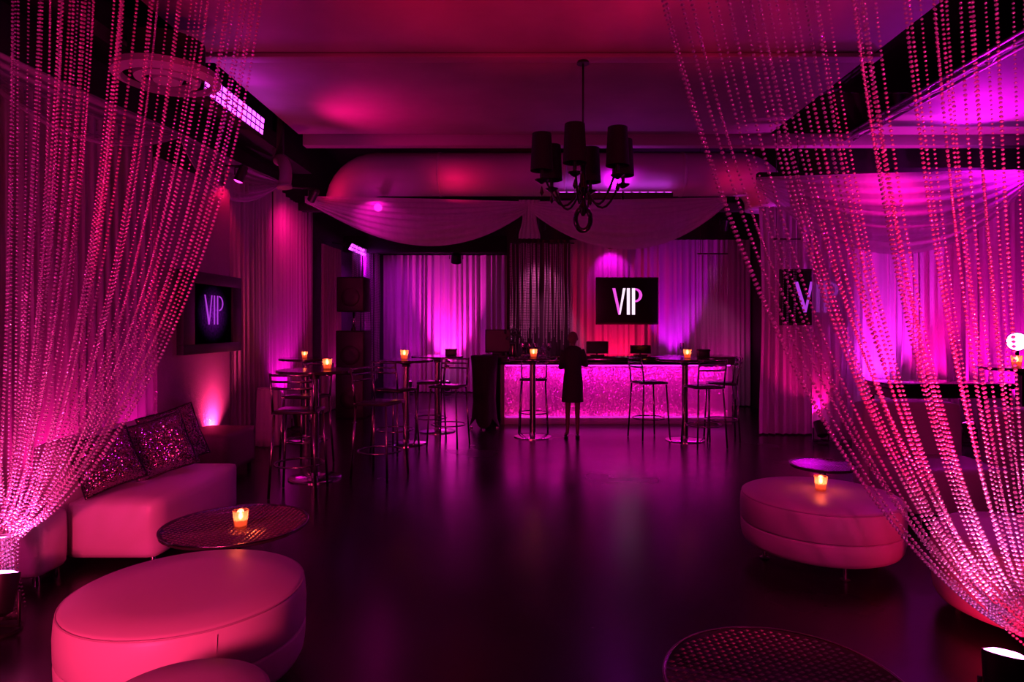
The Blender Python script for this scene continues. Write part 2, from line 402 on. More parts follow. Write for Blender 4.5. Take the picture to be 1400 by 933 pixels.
swag('fabric_swag', (-3.3, 8.75, 3.45), (-3.3, 6.2, 3.35), .45, 'sheer swag looped along the left wall above the framed screen', G2)
swag('fabric_swag', (-3.3, 6.2, 3.35), (-3.3, 3.6, 3.2), .35, 'sheer swag looped along the left wall above the sofa', G2)
swag('fabric_swag', (-3.05, 9.0, 3.30), (.12, 9.0, 3.22), .68, 'wide sheer canopy swag between the left wall and the bar', G2, depth=.35, skew=.15)
swag('fabric_swag', (.05, 9.0, 3.22), (2.85, 9.0, 3.28), .72, 'sheer canopy swag above the bar front and its screen', G2, depth=.35)
swag('fabric_swag', (2.85, 7.85, 3.3), (6.1, 7.7, 3.36), 1.0, 'deep purple-lit sheer swag above the right alcove', G2, depth=.3, skew=.0)
drape('swag_tail', (-.06, 8.98), (.24, 8.98), 3.24, 2.7, 'short gathered cloth tail hanging between the two bar swags', G2, 'sheer_thin', 18, .02, gather=.35)
# back of the room
drape('stage_curtain', (-3.08, 14.2), (-.35, 14.2), 3.03, .02, 'bright magenta uplit curtain across the back alcove', 'curtains at the back of the room', 'satin', 7.5, .07)
G3 = 'curtains behind the bar'
drape('bar_curtain', (-.25, 11.75), (.85, 11.75), 3.05, .02, 'dark curtain behind the hanging crystal strands', G3, 'dark_drape', 9, .04)
drape('bar_curtain', (.85, 11.75), (2.42, 11.75), 3.05, .02, 'red-lit sheer curtain behind the bar screen', G3, 'sheer', 8, .035)
drape('bar_curtain', (2.42, 11.75), (3.2, 11.75), 3.05, .02, 'purple-lit sheer curtain beside the bar screen', G3, 'sheer', 8, .045)
drape('bar_curtain', (3.2, 11.75), (4.15, 11.75), 3.05, .02, 'dim sheer curtain at the corner behind the bar', G3, 'sheer', 9, .035)
G4 = 'sheer drapes of the right alcove'
drape('alcove_drape', (3.2, 8.75), (3.95, 8.7), 3.1, .02, 'sheer drape hanging below the alcove screen', G4, 'sheer', 9, .04, gather=.1)
drape('alcove_drape', (3.72, 8.3), (4.35, 8.25), 3.25, .02, 'thin sheer drape veiling half of the alcove screen', G4, 'sheer_thin', 9, .04)
drape('alcove_drape', (4.35, 8.62), (5.0, 8.62), 3.25, .02, 'brightly uplit sheer drape of the alcove, almost white at its foot', G4, 'sheer', 8, .05)
drape('alcove_drape', (5.0, 8.62), (5.75, 8.62), 3.25, .02, 'sheer drape of the alcove behind the long black table', G4, 'sheer', 7, .06, gather=.25)
drape('alcove_drape', (5.75, 8.4), (6.95, 8.3), 3.3, .02, 'sheer drape of the alcove behind the floor spotlight', G4, 'sheer', 7, .06)
drape('alcove_drape', (4.2, 8.84), (6.98, 8.84), 3.35, .02, 'wide sheer backing drape behind all the other alcove drapes', G4, 'sheer', 7, .03)
# sequin backdrop on the left wall
tag(box('sequin_backdrop', (-3.42, -3.38, 5.95, 7.42, .02, 3.05), 'backdrop'), 'tall pink sequin backdrop panel behind the framed wall screen', 'backdrop')

# ------------------------------------------------------------------ hanging crystal strands
def unit_bead():
    # faceted bead, 8-sided bicone with a flat waist: 6 around
    v = [(0, 0, 1)]+[(math.cos(k*PI/3), math.sin(k*PI/3), .35) for k in range(6)]+[(math.cos(k*PI/3+.52), math.sin(k*PI/3+.52), -.35) for k in range(6)]+[(0, 0, -1)]
    f = []
    for k in range(6):
        n = (k+1) % 6
        f += [(0, 1+k, 1+n), (1+k, 7+k, 1+n), (1+n, 7+k, 7+n), (13, 7+n, 7+k)]
    return np.array(v, float), np.array(f)
BV, BF = unit_bead()
def bead_mesh(name, pts, radii, mat, parent):
    P = np.array(pts); R = np.array(radii); n = len(P)
    a = rng.uniform(0, 6.28, n); b = rng.uniform(-.5, .5, n)
    ca, sa, cb, sb = np.cos(a), np.sin(a), np.cos(b), np.sin(b)
    x, y, z = BV[:, 0][None], BV[:, 1][None], BV[:, 2][None]
    x1 = x*ca[:, None]-y*sa[:, None]; y1 = x*sa[:, None]+y*ca[:, None]
    y2 = y1*cb[:, None]-z*sb[:, None]; z2 = y1*sb[:, None]+z*cb[:, None]
    V = np.stack([x1, y2, z2], -1)*R[:, None, None]+P[:, None, :]
    F = (BF[None]+(np.arange(n)*len(BV))[:, None, None]).reshape(-1, 3)
    me = bpy.data.meshes.new(name); V = V.reshape(-1, 3)
    me.vertices.add(len(V)); me.vertices.foreach_set('co', V.astype(np.float32).ravel())
    me.loops.add(len(F)*3); me.loops.foreach_set('vertex_index', F.astype(np.int32).ravel())
    me.polygons.add(len(F)); me.polygons.foreach_set('loop_start', (np.arange(len(F))*3).astype(np.int32))
    me.update(calc_edges=True); me.materials.append(M[mat])
    o = bpy.data.objects.new(name, me); C.objects.link(o)
    if parent is not None: o.parent = parent
    o['kind'] = 'stuff'
    return o
def along(curve, pitch):
    c = np.array(curve); seg = np.linalg.norm(np.diff(c, axis=0), axis=1); s = np.concatenate([[0], np.cumsum(seg)])
    q = np.arange(rng.uniform(0, pitch), s[-1], pitch)
    return np.stack([np.interp(q, s, c[:, k]) for k in range(3)], 1)
def swept_curtain(name, tops, Y, tie, pfun, pitch, label):
    root_x = tie[0]
    o0 = (root_x, Y, 0)
    pts, rad = [], []
    for xt, dy, r in tops:
        jx, jz = rng.normal(0, .025), rng.normal(0, .03)
        u = np.linspace(0, 1, 70)**.8; u[-1] = 1
        zt = 3.96; zg = tie[1]+jz
        s = 1-np.power(np.clip(1-u, 0, 1), pfun(u))
        slack = rng.normal(0, .012)
        x = xt+(tie[0]+jx-xt)*s+slack*np.sin(PI*u)
        z = zt+(zg-zt)*u
        y = dy*(1-.75*u)
        cv = np.stack([x-root_x, y, z], 1)
        tail = np.array([[x[-1]-root_x+rng.normal(0, .03), y[-1]+rng.normal(0, .02), .02]])
        p = along(np.concatenate([cv, tail]), pitch)
        p = p[p[:, 2] < 3.6] if False else p
        pts.append(p); rad.append(np.full(len(p), r)*rng.uniform(.85, 1.12, len(p)))
    t = thing(name, o0, label, 'bead curtain'); t['kind'] = 'stuff'
    bead_mesh('bead_strands', np.concatenate(pts), np.concatenate(rad), 'crystal', t)
    xs = [a[0] for a in tops]
    tube('curtain_rail', [(min(xs)-.05-root_x, 0, 3.975), (max(xs)+.05-root_x, 0, 3.975)], .015, 'silver', t)
    tube('tie_band', [(.05*math.cos(a), .05*math.sin(a), tie[1]) for a in np.linspace(0, 2*PI, 14)[:-1]], .012, 'silver', t, 6, True)
    return t
def cluster_tops(x0, x1, n, bias, dyw, per=(1, 3)):
    out = []; m = int(n/1.45)
    for i in range(m):
        c = x0+(x1-x0)*np.clip((i+.5+rng.uniform(-.35, .35))/m, 0, 1)**bias
        for k in range(rng.integers(*per)):
            out.append((c+k*rng.uniform(.022, .05), rng.uniform(-dyw, dyw), rng.choice([.0055, .0065, .0075])))
    return out
lt = cluster_tops(-3.35, -1.32, 84, 1.25, .1)+[(-1.27, 0, .0075), (-1.30, .03, .007), (-1.36, .06, .007)]
swept_curtain('bead_curtain', lt, 3.32, (-2.68, .42), lambda u: .24+.3*u**1.5, .0205, 'dense crystal bead curtain swept towards the sofa side')
rt = cluster_tops(.42, 2.5, 52, .9, .14)+[(.33, 0, .0075), (.37, .05, .007), (.42, -.04, .0075)]
swept_curtain('bead_curtain', rt, 2.65, (2.2, .2), lambda u: .36+.16*u**2, .0195, 'open crystal bead curtain swept to the floor spotlight before the red-lit ottoman')
def strand_curtain(name, x0, x1, y0, y1, z0, z1, n, label, r=.006, pitch=.022):
    pts = []
    for k in range(n):
        f = rng.uniform(0, 1); zz = z0+rng.uniform(0, .35)
        z = np.arange(z1, zz, -pitch); pts.append(np.stack([np.full_like(z, (x1-x0)*f)+.01*np.sin(z*3+k), np.full_like(z, (y1-y0)*f+rng.uniform(-.06, .06)), z], 1))
    p = np.concatenate(pts)
    t = thing(name, (x0, y0, 0), label, 'bead curtain'); t['kind'] = 'stuff'
    bead_mesh('bead_strands', p, np.full(len(p), r), 'crystal', t)
    tube('curtain_rail', [(0, 0, z1+.01), (x1-x0, y1-y0, z1+.01)], .012, 'black', t)
    for f in (.1, .9): tube('hanger_wire', [((x1-x0)*f, (y1-y0)*f, z1+.01), ((x1-x0)*f, (y1-y0)*f, 4.7)], .004, 'black', t, 5)
strand_curtain('crystal_strands', -.22, .88, 11.0, 11.0, 1.15, 2.88, 42, 'straight silver crystal strands hanging at the open end of the bar', r=.008)
strand_curtain('crystal_strands', 2.98, 3.5, 11.0, 11.0, 1.0, 2.7, 16, 'few crystal strands hanging by the far corner of the bar')
strand_curtain('crystal_strands', -3.15, -3.12, 11.9, 14.0, .3, 3.0, 60, 'glittering crystal strands lining the wall beside the back curtain', r=.008)
strand_curtain('crystal_strands', 3.25, 3.6, 8.35, 8.35, .15, 2.6, 9, 'loose crystal strands beside the alcove screen')

# ------------------------------------------------------------------ lamps
def par_light(loc, aim, col, watts, deg, label, lens='lens_mag', r=.07, group='floor uplights', mount='floor', blend=.6, lift=.2, lampr=.04, arm=None):
    """loc = foot of the fixture (or hanging point); the can tilts towards aim"""
    t = thing('spotlight', loc, label, 'spotlight', group)
    piv = Vector((0, 0, lift if mount == 'floor' else -lift))
    d = (Vector(aim)-(Vector(loc)+piv)).normalized(); q = d.to_track_quat('Z', 'Y')
    prof = [(r*.55, -.12), (r*.95, -.10), (r, .0), (r*1.05, .06), (r*1.05, .08), (r*.96, .08), (r*.94, .05), (.004, .045)]
    can = lathe('can', prof, 'black', t, 20, cap=True); can.location = piv; can.rotation_euler = q.to_euler()
    ln = lathe('lens', [(r*.95, .079), (r*.6, .09), (.003, .094)], lens, t, 20, cap=False); ln.location = piv; ln.rotation_euler = q.to_euler()
    s = 1 if mount == 'floor' else -1
    tube('yoke', [(-r*1.35, 0, piv.z), (-r*1.35, 0, piv.z-s*lift*.85), (r*1.35, 0, piv.z-s*lift*.85), (r*1.35, 0, piv.z)], .009, 'black', t, 6)
    if mount == 'floor': lathe('base_plate', [(r*1.3, 0), (r*1.3, .015), (r*.4, .03)], 'black', t, 16)
    else: tube('hanging_clamp', [(0, 0, -.02*0), (0, 0, -lift*.2)], .02, 'black', t, 8)
    if arm: tube('wall_arm', [(0, 0, 0), tuple(Vector(arm)-Vector(loc))], .012, 'black', t, 6)
    pos = Vector(loc)+piv+d*.1
    spot(pos, aim, col, watts, deg, blend, t, lampr)
    return t
def at_floor(x, y): return (x, y, 0)
par_light((-2.56, 3.14, 0), (-2.62, 3.42, 1.1), (1, .05, .3), 130, 75, 'glaring pink floor spotlight under the bead tie beside the sofa', 'lens_pink', .075, lift=.2)
par_light((1.84, 2.45, 0), (1.96, 2.62, .9), (1, .09, .34), 150, 80, 'glaring pink floor spotlight under the open bead curtain', 'lens_pink', .075, lift=.16)
par_light((-3.22, 6.98, 0), (-3.40, 7.0, .55), (1, .035, .2), 330, 112, 'floor spotlight flaring behind the sequin bench', 'lens_mag', blend=1)
par_light((-3.1, 8.9, 0), (-3.42, 9.0, 2.6), (.95, .002, .55), 130, 80, 'floor spotlight washing the purple-streaked drape', 'lens_mag')
par_light((-1.62, 13.75, 0), (-1.62, 14.2, 1.6), (1, .014, .55), 900, 58, 'floor spotlight at the foot of the back curtain', 'lens_pink', lampr=.06)
par_light((-2.45, 13.8, 0), (-2.4, 14.2, 2.6), (.9, .002, .75), 30, 60, 'purple floor spotlight at the corner of the back curtain', 'lens_mag')
par_light((1.65, 11.2, 0), (1.7, 11.75, 1.7), RED, 190, 80, 'red floor spotlight behind the bar under the screen', 'lens_mag')
par_light((2.72, 11.2, 0), (2.75, 11.8, 2.4), (.85, .002, 1), 260, 44, 'purple floor spotlight behind the bar end', 'lens_mag')
par_light((4.68, 8.1, 0), (4.7, 8.5, 1.6), (.95, .02, .95), 430, 70, 'violet floor spotlight at the brightest alcove drape', 'lens_pink')
par_light((5.55, 8.0, 0), (5.4, 8.45, 2.2), (1, .002, .4), 320, 80, 'pink floor spotlight at the middle alcove drape', 'lens_mag')
par_light((-3.2, 4.6, 0), (-3.44, 4.5, 2.2), (1, .003, .26), 45, 120, 'added unseen floor spotlight behind the sofa backrest', 'lens_mag')  # added to make the left wall pinker
par_light((-3.2, 5.5, 0), (-3.44, 5.6, 2.2), (1, .003, .4), 30, 110, 'added floor spotlight between the sofa and the sequin bench', 'lens_mag')  # second uplight added for the left wall
par_light((-3.05, 11.2, 0), (-3.3, 11.2, 1.8), (1, .002, .35), 22, 90, 'added floor spotlight behind the stacked speakers', 'lens_mag')  # added to lighten the drape so the black speakers stand out
par_light((6.4, 7.9, 0), (6.3, 8.35, 2.2), (1, .002, .55), 270, 90, 'added magenta floor spotlight at the last alcove drape', 'lens_mag')  # added to brighten the alcove drapes
par_light((3.6, 11.2, 0), (3.7, 11.75, 2.2), (1, .002, .4), 35, 80, 'dim floor spotlight at the corner behind the bar', 'lens_mag')
par_light((3.75, 8.1, 0), (3.75, 8.7, 1.2), (1, .002, .22), 60, 80, 'red floor spotlight under the alcove screen', 'lens_mag')
# hanging lamps
par_light((-1.35, 13.02, 2.95), (-1.5, 13.9, 1.0), (1, .002, .45), 80, 50, 'black hanging spotlight on the beam before the back curtain', 'lens_pink', .1, 'hanging spotlights', 'hang', lift=.12)
par_light((-2.05, 9.15, 3.3), (-2.0, 8.6, 2.95), MAG, 12, 120, 'small hanging spotlight glowing through the canopy cloth', 'lens_mag', .06, 'hanging spotlights', 'hang', lift=.12, arm=(-2.05, 9.6, 3.26))
par_light((1.55, 11.35, 3.05), (1.6, 11.75, 2.5), (.9, .002, .8), 26, 90, 'small hanging spotlight above the bar screen', 'lens_mag', .06, 'hanging spotlights', 'hang', lift=.12, arm=(1.55, 11.9, 3.12))
par_light((-3.2, 7.3, 3.3), (-3.42, 7.25, 2.6), RED, 10, 120, 'small red pin spot above the framed screen', 'lens_mag', .05, 'hanging spotlights', 'hang', lift=.1, arm=(-3.62, 7.3, 3.3))
par_light((-2.85, 8.75, 3.35), (-3.38, 9.2, 2.6), (1, .002, .2), 40, 110, 'red pin spot at the top of the purple-streaked drape', 'lens_mag', .05, 'hanging spotlights', 'hang', lift=.1, blend=1, arm=(-3.62, 8.75, 3.4))
par_light((.3, 10.2, 3.2), (.3, 11.0, 1.9), (1, .14, .5), 150, 50, 'added hanging spotlight shining on the crystal strands at the bar end', 'lens_mag', .06, 'hanging spotlights', 'hang', lift=.12, arm=(.3, 9.75, 3.26))  # added to brighten the dark crystal strands
par_light((3.2, 10.2, 3.2), (3.25, 11.0, 1.9), (1, .2, .6), 25, 50, 'added hanging spotlight shining on the strands at the bar corner', 'lens_mag', .06, 'hanging spotlights', 'hang', lift=.12, arm=(3.2, 9.75, 3.26))  # added likewise for the corner strands
spot((-.9, 2.6, 3.9), (-2.55, 4.5, .6), (.6, .01, 1), 70, 15, 1)  # unseen purple spot added for glints on the sequin cushions
# floor spotlight on a stand in the alcove
t = thing('stand_spotlight', (5.68, 7.4, 0), 'glaring violet-white spotlight on a stand behind the candle table', 'spotlight')
tube('pole', [(0, 0, .0), (0, 0, 1.22)], .018, 'black', t)
for k in range(3):
    tube('leg', [(0, 0, .35), (.3*math.cos(2.1*k), .3*math.sin(2.1*k), .01)], .012, 'black', t)
dq = Vector((-.75, -1, .1)).normalized(); q = dq.to_track_quat('Z', 'Y').to_euler()
o = lathe('can', [(.06, -.14), (.1, -.1), (.11, .06), (.1, .06), (.1, .03), (.003, .03)], 'black', t, 20); o.location = (0, 0, 1.3); o.rotation_euler = q
o = lathe('lens', [(.1, .04), (.06, .055), (.003, .06)], 'lens_pink', t, 20, cap=False); o.location = (0, 0, 1.3); o.rotation_euler = q
spot((5.6, 7.3, 1.32), (4.2, 5.6, 2.6), (.9, .02, 1), 25, 70, .8, t)
spot((1.98, 2.28, .1), (2.5, 3.0, .2), (1, .005, .06), 60, 90, 1)  # unseen spot added to redden the ottoman behind the bead tie
spot((1.0, .6, 2.9), (3.3, 5.1, .6), (1, .004, .25), 70, 20, 1)  # unseen spot added to brighten the dim armchair
# LED battens
def led_batten(p0, p1, nrm, rows, cols, size, label, col, watts, aim, mat='led_purple', hold=None):
    p0, p1, nrm = Vector(p0), Vector(p1), Vector(nrm).normalized(); d = (p1-p0); L = d.length; dx = d/L; up = nrm.cross(dx).normalized()
    t = thing('led_batten', p0, label, 'stage light', 'led battens')
    def pt(a, b, c): return dx*a+up*b+nrm*c
    h = size
    vs = [pt(a, b, c) for a in (0, L) for b in (-h/2, h/2) for c in (-.08, 0)]
    mesh_obj('housing', vs, [(0, 1, 3, 2), (4, 6, 7, 5), (0, 4, 5, 1), (2, 3, 7, 6), (0, 2, 6, 4), (1, 5, 7, 3)], 'black', t)
    for r in range(rows):
        for c in range(cols):
            a0 = L*(c+.12)/cols; a1 = L*(c+.88)/cols; b0 = -h/2+h*(r+.14)/rows; b1 = -h/2+h*(r+.86)/rows
            mesh_obj('led_cell', [pt(a0, b0, .004), pt(a1, b0, .004), pt(a1, b1, .004), pt(a0, b1, .004)], [(0, 1, 2, 3)], mat, t)
    if hold:
        for f in (.2, .8): tube('bracket', [pt(L*f, 0, -.06), tuple(pt(L*f, 0, 0)+Vector(hold))], .015, 'black', t, 6)
    spot(p0+d*.5+nrm*.06, aim, col, watts, 140, 1, t, .1)
    return t
led_batten((-3.02, 6.1, 3.8), (-3.02, 7.5, 3.8), (1, -.5, -.1), 3, 12, .2, 'bright purple led batten under the left soffit', (.85, .002, .9), 5, (-1.5, 5.5, 3.8), hold=(-.3, 0, .05))
led_batten((.5, 9.05, 3.36), (2.1, 9.05, 3.36), (0, -.25, 1), 1, 14, .1, 'thin purple led batten on top of the bar canopy', (.85, .002, 1), 30, (1.4, 9.2, 4.0))
led_batten((-3.2, 11.9, 2.95), (-3.2, 13.2, 2.95), (1, -.3, -.6), 2, 8, .14, 'purple led batten above the glittering wall strands', (.8, .002, .9), 150, (-2.9, 13.2, 1.8), hold=(-.4, 0, .1))
led_batten((4.6, 8.05, 3.45), (6.4, 8.05, 3.45), (0, 0, 1), 1, 10, .12, 'purple led batten washing the right ceiling panel', (.85, .004, 1), 170, (5.4, 7.0, 4.0))
spot((5.95, 7.55, 3.45), (5.0, 7.7, 2.7), (.85, .002, .9), 80, 130, 1)  # unseen spot, no fixture, added to brighten the alcove swag
spot((4.4, 7.2, 3.5), (4.2, 7.7, 2.6), (1, .002, .35), 62, 120, 1)  # second unseen spot added for the alcove swag
spot((-1.0, 8.72, 3.36), (-.8, 9.25, 3.66), (1, .003, .09), 7, 150, 1)  # unseen spot without fixture, added to redden the duct
spot((-2.75, 8.75, 3.4), (-2.5, 9.2, 3.5), (1, .003, .09), 4, 150, 1)  # another added unseen spot, for the duct elbow
spot((2.9, 8.7, 3.38), (3.2, 9.2, 3.6), (1, .003, .07), 4, 150, 1)  # added unseen spot for the other duct end
spot((-2.4, 7.6, 3.3), (-1.6, 7.6, 4.0), (1, .002, .2), 60, 120, 1)

# ------------------------------------------------------------------ bar
b = thing('bar_counter', (1.4, 9.7, 0), 'long bar counter with a glowing magenta glitter front and black top', 'bar')
box('front_panel', (-1.68, 1.68, -.03, 0, .115, .9), 'barfront', b)
box('kick_board', (-1.68, 1.68, -.04, 0, 0, .11), 'kick', b, .004)
box('end_panel', (-1.74, -1.68, -.03, .6, 0, .9), 'black', b)
box('end_panel', (1.68, 1.74, -.03, .6, 0, .9), 'kick', b)
box('counter_top', (-1.78, 1.78, -.22, .62, .905, 1.02), 'black_gloss', b, .008)
box('led_strip', (-1.66, 1.66, -.2, -.18, .885, .904), 'led_strip', b)
box('led_strip', (-1.66, 1.66, -.05, -.044, .11, .116), 'led_strip', b)
for k in range(5):
    l = area((1.4-1.34+.67*k, 9.5, .885), (1.4-1.34+.67*k, 9.62, .2), (1, .002, .5), 6.2, .62, .04); l.parent = b; l.location = Vector(l.location)-Vector(b.location)
    l = area((1.4-1.34+.67*k, 9.6, .09), (1.4-1.34+.67*k, 9.67, .6), (1, .002, .4), .6, .62, .03); l.parent = b; l.location = Vector(l.location)-Vector(b.location)
box('back_shelf', (-1.6, 1.6, .55, .58, .02, .88), 'black', b)

def laptop(loc, w_, h_, label, group='registers on the bar'):
    t = thing('cash_register', loc, label, 'register', group)
    box('screen', (-w_/2, w_/2, 0, .03, .03, h_), 'black', t, .006)
    box('bezel', (-w_/2+.015, w_/2-.015, -.004, 0, .045, h_-.015), 'black_gloss', t)
    box('stand_foot', (-w_*.3, w_*.3, -.06, .1, 0, .015), 'black', t, .004)
    tube('neck', [(0, .05, .01), (0, .03, h_*.5)], .015, 'black', t)
laptop((1.15, 9.95, 1.02), .34, .22, 'black register screen on the bar below the screen edge')
laptop((1.82, 9.95, 1.02), .32, .16, 'low black register screen on the bar towards the stools')
t = thing('dark_monitor', (-.4, 10.62, 0), 'large black monitor on a cabinet at the open end of the bar', 'monitor')
box('cabinet', (-.28, .28, -.25, .25, 0, 1.0), 'black', t, .01)
box('screen', (-.22, .2, -.05, .0, 1.04, 1.42), 'black', t, .008)
box('bezel', (-.2, .18, -.055, -.05, 1.06, 1.4), 'black', t)
box('foot', (-.1, .1, -.1, .08, 1.0, 1.045), 'black', t, .005)
# flower arrangement
def leaf_plant(loc, h, n, label):
    t = thing('flower_vase', loc, label, 'flowers')
    lathe('vase', [(.05, 0), (.06, .06), (.045, .14), (.05, .18), (.04, .18), (.035, .14), (.005, .02)], 'black_gloss', t, 20)
    r2 = random.Random(3); paths = []; tops = []
    for k in range(n):
        a = r2.uniform(0, 6.28); s = r2.uniform(.03, .14); hh = h*r2.uniform(.6, 1)
        paths.append([(0, 0, .1), (s*.4*math.cos(a), s*.4*math.sin(a), hh*.6), (s*math.cos(a), s*math.sin(a), hh)]); tops.append(paths[-1][-1])
    tubes('stem', paths, .004, 'leaf', t, 5)
    for p in tops:
        bm = bmesh.new(); bmesh.ops.create_icosphere(bm, subdivisions=1, radius=.028)
        for v in bm.verts: v.co *= r2.uniform(.75, 1.35)
        bm_obj('blossom', bm, 'leaf', t, p)
    for k in range(14):
        a = r2.uniform(0, 6.28); z = r2.uniform(.2, h*.8); L = r2.uniform(.06, .11)
        dx, dy = math.cos(a), math.sin(a)
        mesh_obj('leaf', [(dx*.02, dy*.02, z), (dx*L*.5-dy*.02, dy*L*.5+dx*.02, z+.03), (dx*L, dy*L, z+.02), (dx*L*.5+dy*.02, dy*L*.5-dx*.02, z+.03), (dx*L*.5, dy*L*.5, z+.022)], [(0, 4, 1), (1, 4, 2), (2, 4, 3), (3, 4, 0)], 'leaf', t)
leaf_plant((-.16, 9.9, 1.02), .42, 9, 'dark bunch of flowers in a black vase on the bar end')
def bottle(loc, h, r, mat, label):
    t = thing('bottle', loc, label, 'bottle', 'bottles and glasses on the bar')
    lathe('body', [(r*.9, 0), (r, .01), (r, h*.58), (r*.36, h*.75), (r*.33, h*.93)], mat, t, 16)
    lathe('cap', [(r*.37, h*.93), (r*.37, h)], 'black', t, 12)
def goblet(loc, label):
    t = thing('wine_glass', loc, label, 'glass', 'bottles and glasses on the bar')
    lathe('bowl', [(.008, .085), (.03, .11), (.036, .15), (.03, .2), (.028, .2), (.034, .15), (.028, .112), (.004, .09)], 'glass', t, 18, cap=False)
    lathe('stem', [(.034, 0), (.033, .004), (.006, .012), (.005, .08), (.012, .09)], 'glass', t, 16)
bottle((.22, 9.95, 1.02), .24, .035, 'glass', 'clear bottle on the bar behind the candle')
bottle((.31, 9.98, 1.02), .2, .04, 'glass', 'short clear bottle on the bar behind the candle')
bottle((.02, 9.9, 1.02), .2, .032, 'black_gloss', 'small dark bottle on the bar beside the flowers')
for x, lab in ((-.02, 'stemmed glass right beside the flower vase'), (.08, 'stemmed glass between the dark bottle and the clear bottles'), (.165, 'stemmed glass just before the tall clear bottle'), (.37, 'stemmed glass beyond the short clear bottle, nearer the registers')):
    goblet((x+.02, 9.75+.05*math.sin(9*x), 1.02), lab)
goblet((2.42, 9.8, 1.02), 'clear stemmed glass on the bar behind the stools')
t = thing('black_box', (2.36, 8.42, 1.062), 'small black box on the high table beside its candle', 'box')
box('box_body', (-.07, .07, -.06, .06, 0, .1), 'black', t, .005); box('lid', (-.075, .075, -.065, .065, .09, .115), 'black', t, .005)
t = thing('black_box', (-1.0, 8.95, 1.062), 'small black box on the high table before the back curtain', 'box')
box('box_body', (-.075, .075, -.06, .06, 0, .09), 'black', t, .005); box('lid', (-.08, .08, -.065, .065, .08, .1), 'black', t, .005)

# ------------------------------------------------------------------ screens
def strokes(parent, ox, oz, w_, h_, mw, mm, y, thin=1.0, axis='x'):
    """letters V I P as tall condensed strokes in a w_ by h_ field"""
    def poly(name, pts, mat):
        n = len(pts)
        P = [(ox+px*w_, oz+pz*h_) for px, pz in pts]
        V = [((a, y, c) if axis == 'x' else (y, a, c)) for a, c in P]
        mesh_obj(name, V, [tuple(range(n))], mat, parent)
    k = .105*thin
    poly('letter_v_stroke', [(0, 1), (k*.95, 1), (.255, .18), (.265, 0), (.2, 0)], mm)
    poly('letter_v_stroke', [(.355, 1), (.355+k*.85, 1), (.27, 0), (.225, 0), (.235, .12)], mw)
    poly('letter_i', [(.485, 0), (.485+k, 0), (.485+k, 1), (.485, 1)], mw)
    poly('letter_p_stem', [(.655, 0), (.655+k, 0), (.655+k, 1), (.655, 1)], mw)
    out = [(.76+.24*math.sin(a), .735+.265*math.cos(a)) for a in np.linspace(0, PI, 14)]
    inn = [(.76+(.24-k)*math.sin(a), .735+(.265-.07*thin)*math.cos(a)) for a in np.linspace(0, PI, 14)]
    poly('letter_p_bowl', out+inn[::-1], mm)
t = thing('television', (1.85, 11.42, 1.92), 'black wall screen showing VIP in white letters above the bar', 'television')
box('casing', (-.555, .555, 0, .06, -.42, .42), 'black', t, .008)
box('display', (-.53, .53, -.004, 0, -.39, .395), 'black_gloss', t)
strokes(t, -.265, -.245, .53, .47, 'letter_white', 'letter_mag', -.006)
tube('wall_bracket', [(0, .06, 0), (0, .28, 0)], .04, 'black', t)
# framed screen on the sequin backdrop (faces +x)
t = thing('television', (-3.3, 6.86, 1.62), 'framed black wall screen with neon purple VIP above the sequin bench', 'television')
for nm, b4 in (('frame', (-.64, .64, .3, .42)), ('frame', (-.64, .64, -.42, -.32)), ('frame', (-.64, -.42, -.32, .3)), ('frame', (.42, .64, -.32, .3))):
    box(nm, (-.05, .02, b4[0], b4[1], b4[2], b4[3]), 'black', t, .004)
box('display', (-.04, .0, -.42, .42, -.32, .3), 'tv_glow', t)
strokes(t, -.2, -.12, .42, .31, 'letter_purple', 'letter_purple', .004, .62, axis='y')
# bezel glitter
t = thing('television', (3.83, 8.42, 1.86), 'black wall screen with purple VIP half veiled in the alcove', 'television')
box('casing', (-.46, .46, 0, .06, -.37, .37), 'black', t, .008)
box('display', (-.435, .435, -.004, 0, -.34, .345), 'black_gloss', t)
strokes(t, -.28, -.2, .58, .4, 'letter_purple', 'letter_purple', -.006, .8)

# ------------------------------------------------------------------ speakers
def speaker(name, loc, w_, h_, d_, label):
    t = thing(name, loc, label, 'speaker')
    box('cabinet', (-w_/2, w_/2, -d_/2, d_/2, 0, h_), 'black_matte', t, .012)
    box('grille', (-w_/2+.02, w_/2-.02, -d_/2-.008, -d_/2, .02, h_-.02), 'black', t, .004)
    lathe('woofer', [(w_*.34, 0), (w_*.3, .012), (w_*.1, .004)], 'black', t, 24).rotation_euler = (PI/2, 0, 0)
    t.children[-1].location = (0, -d_/2-.008, h_*.42)
    return t
speaker('subwoofer', (-2.76, 10.5, 0), .46, .72, .5, 'black floor subwoofer cabinet behind the high tables')
speaker('speaker_cabinet', (-2.76, 10.5, .722), .46, .68, .45, 'square black speaker cabinet stacked on the subwoofer')
t = thing('speaker_pole', (-2.76, 10.5, 1.402), 'short silver pole between the stacked speakers', 'stand')
tube('pole', [(0, 0, 0), (0, 0, .3)], .02, 'chrome', t); lathe('collar', [(.04, 0), (.04, .03), (.022, .05)], 'black', t, 14)
speaker('loudspeaker', (-2.76, 10.5, 1.704), .44, .56, .4, 'black loudspeaker raised on the silver pole')

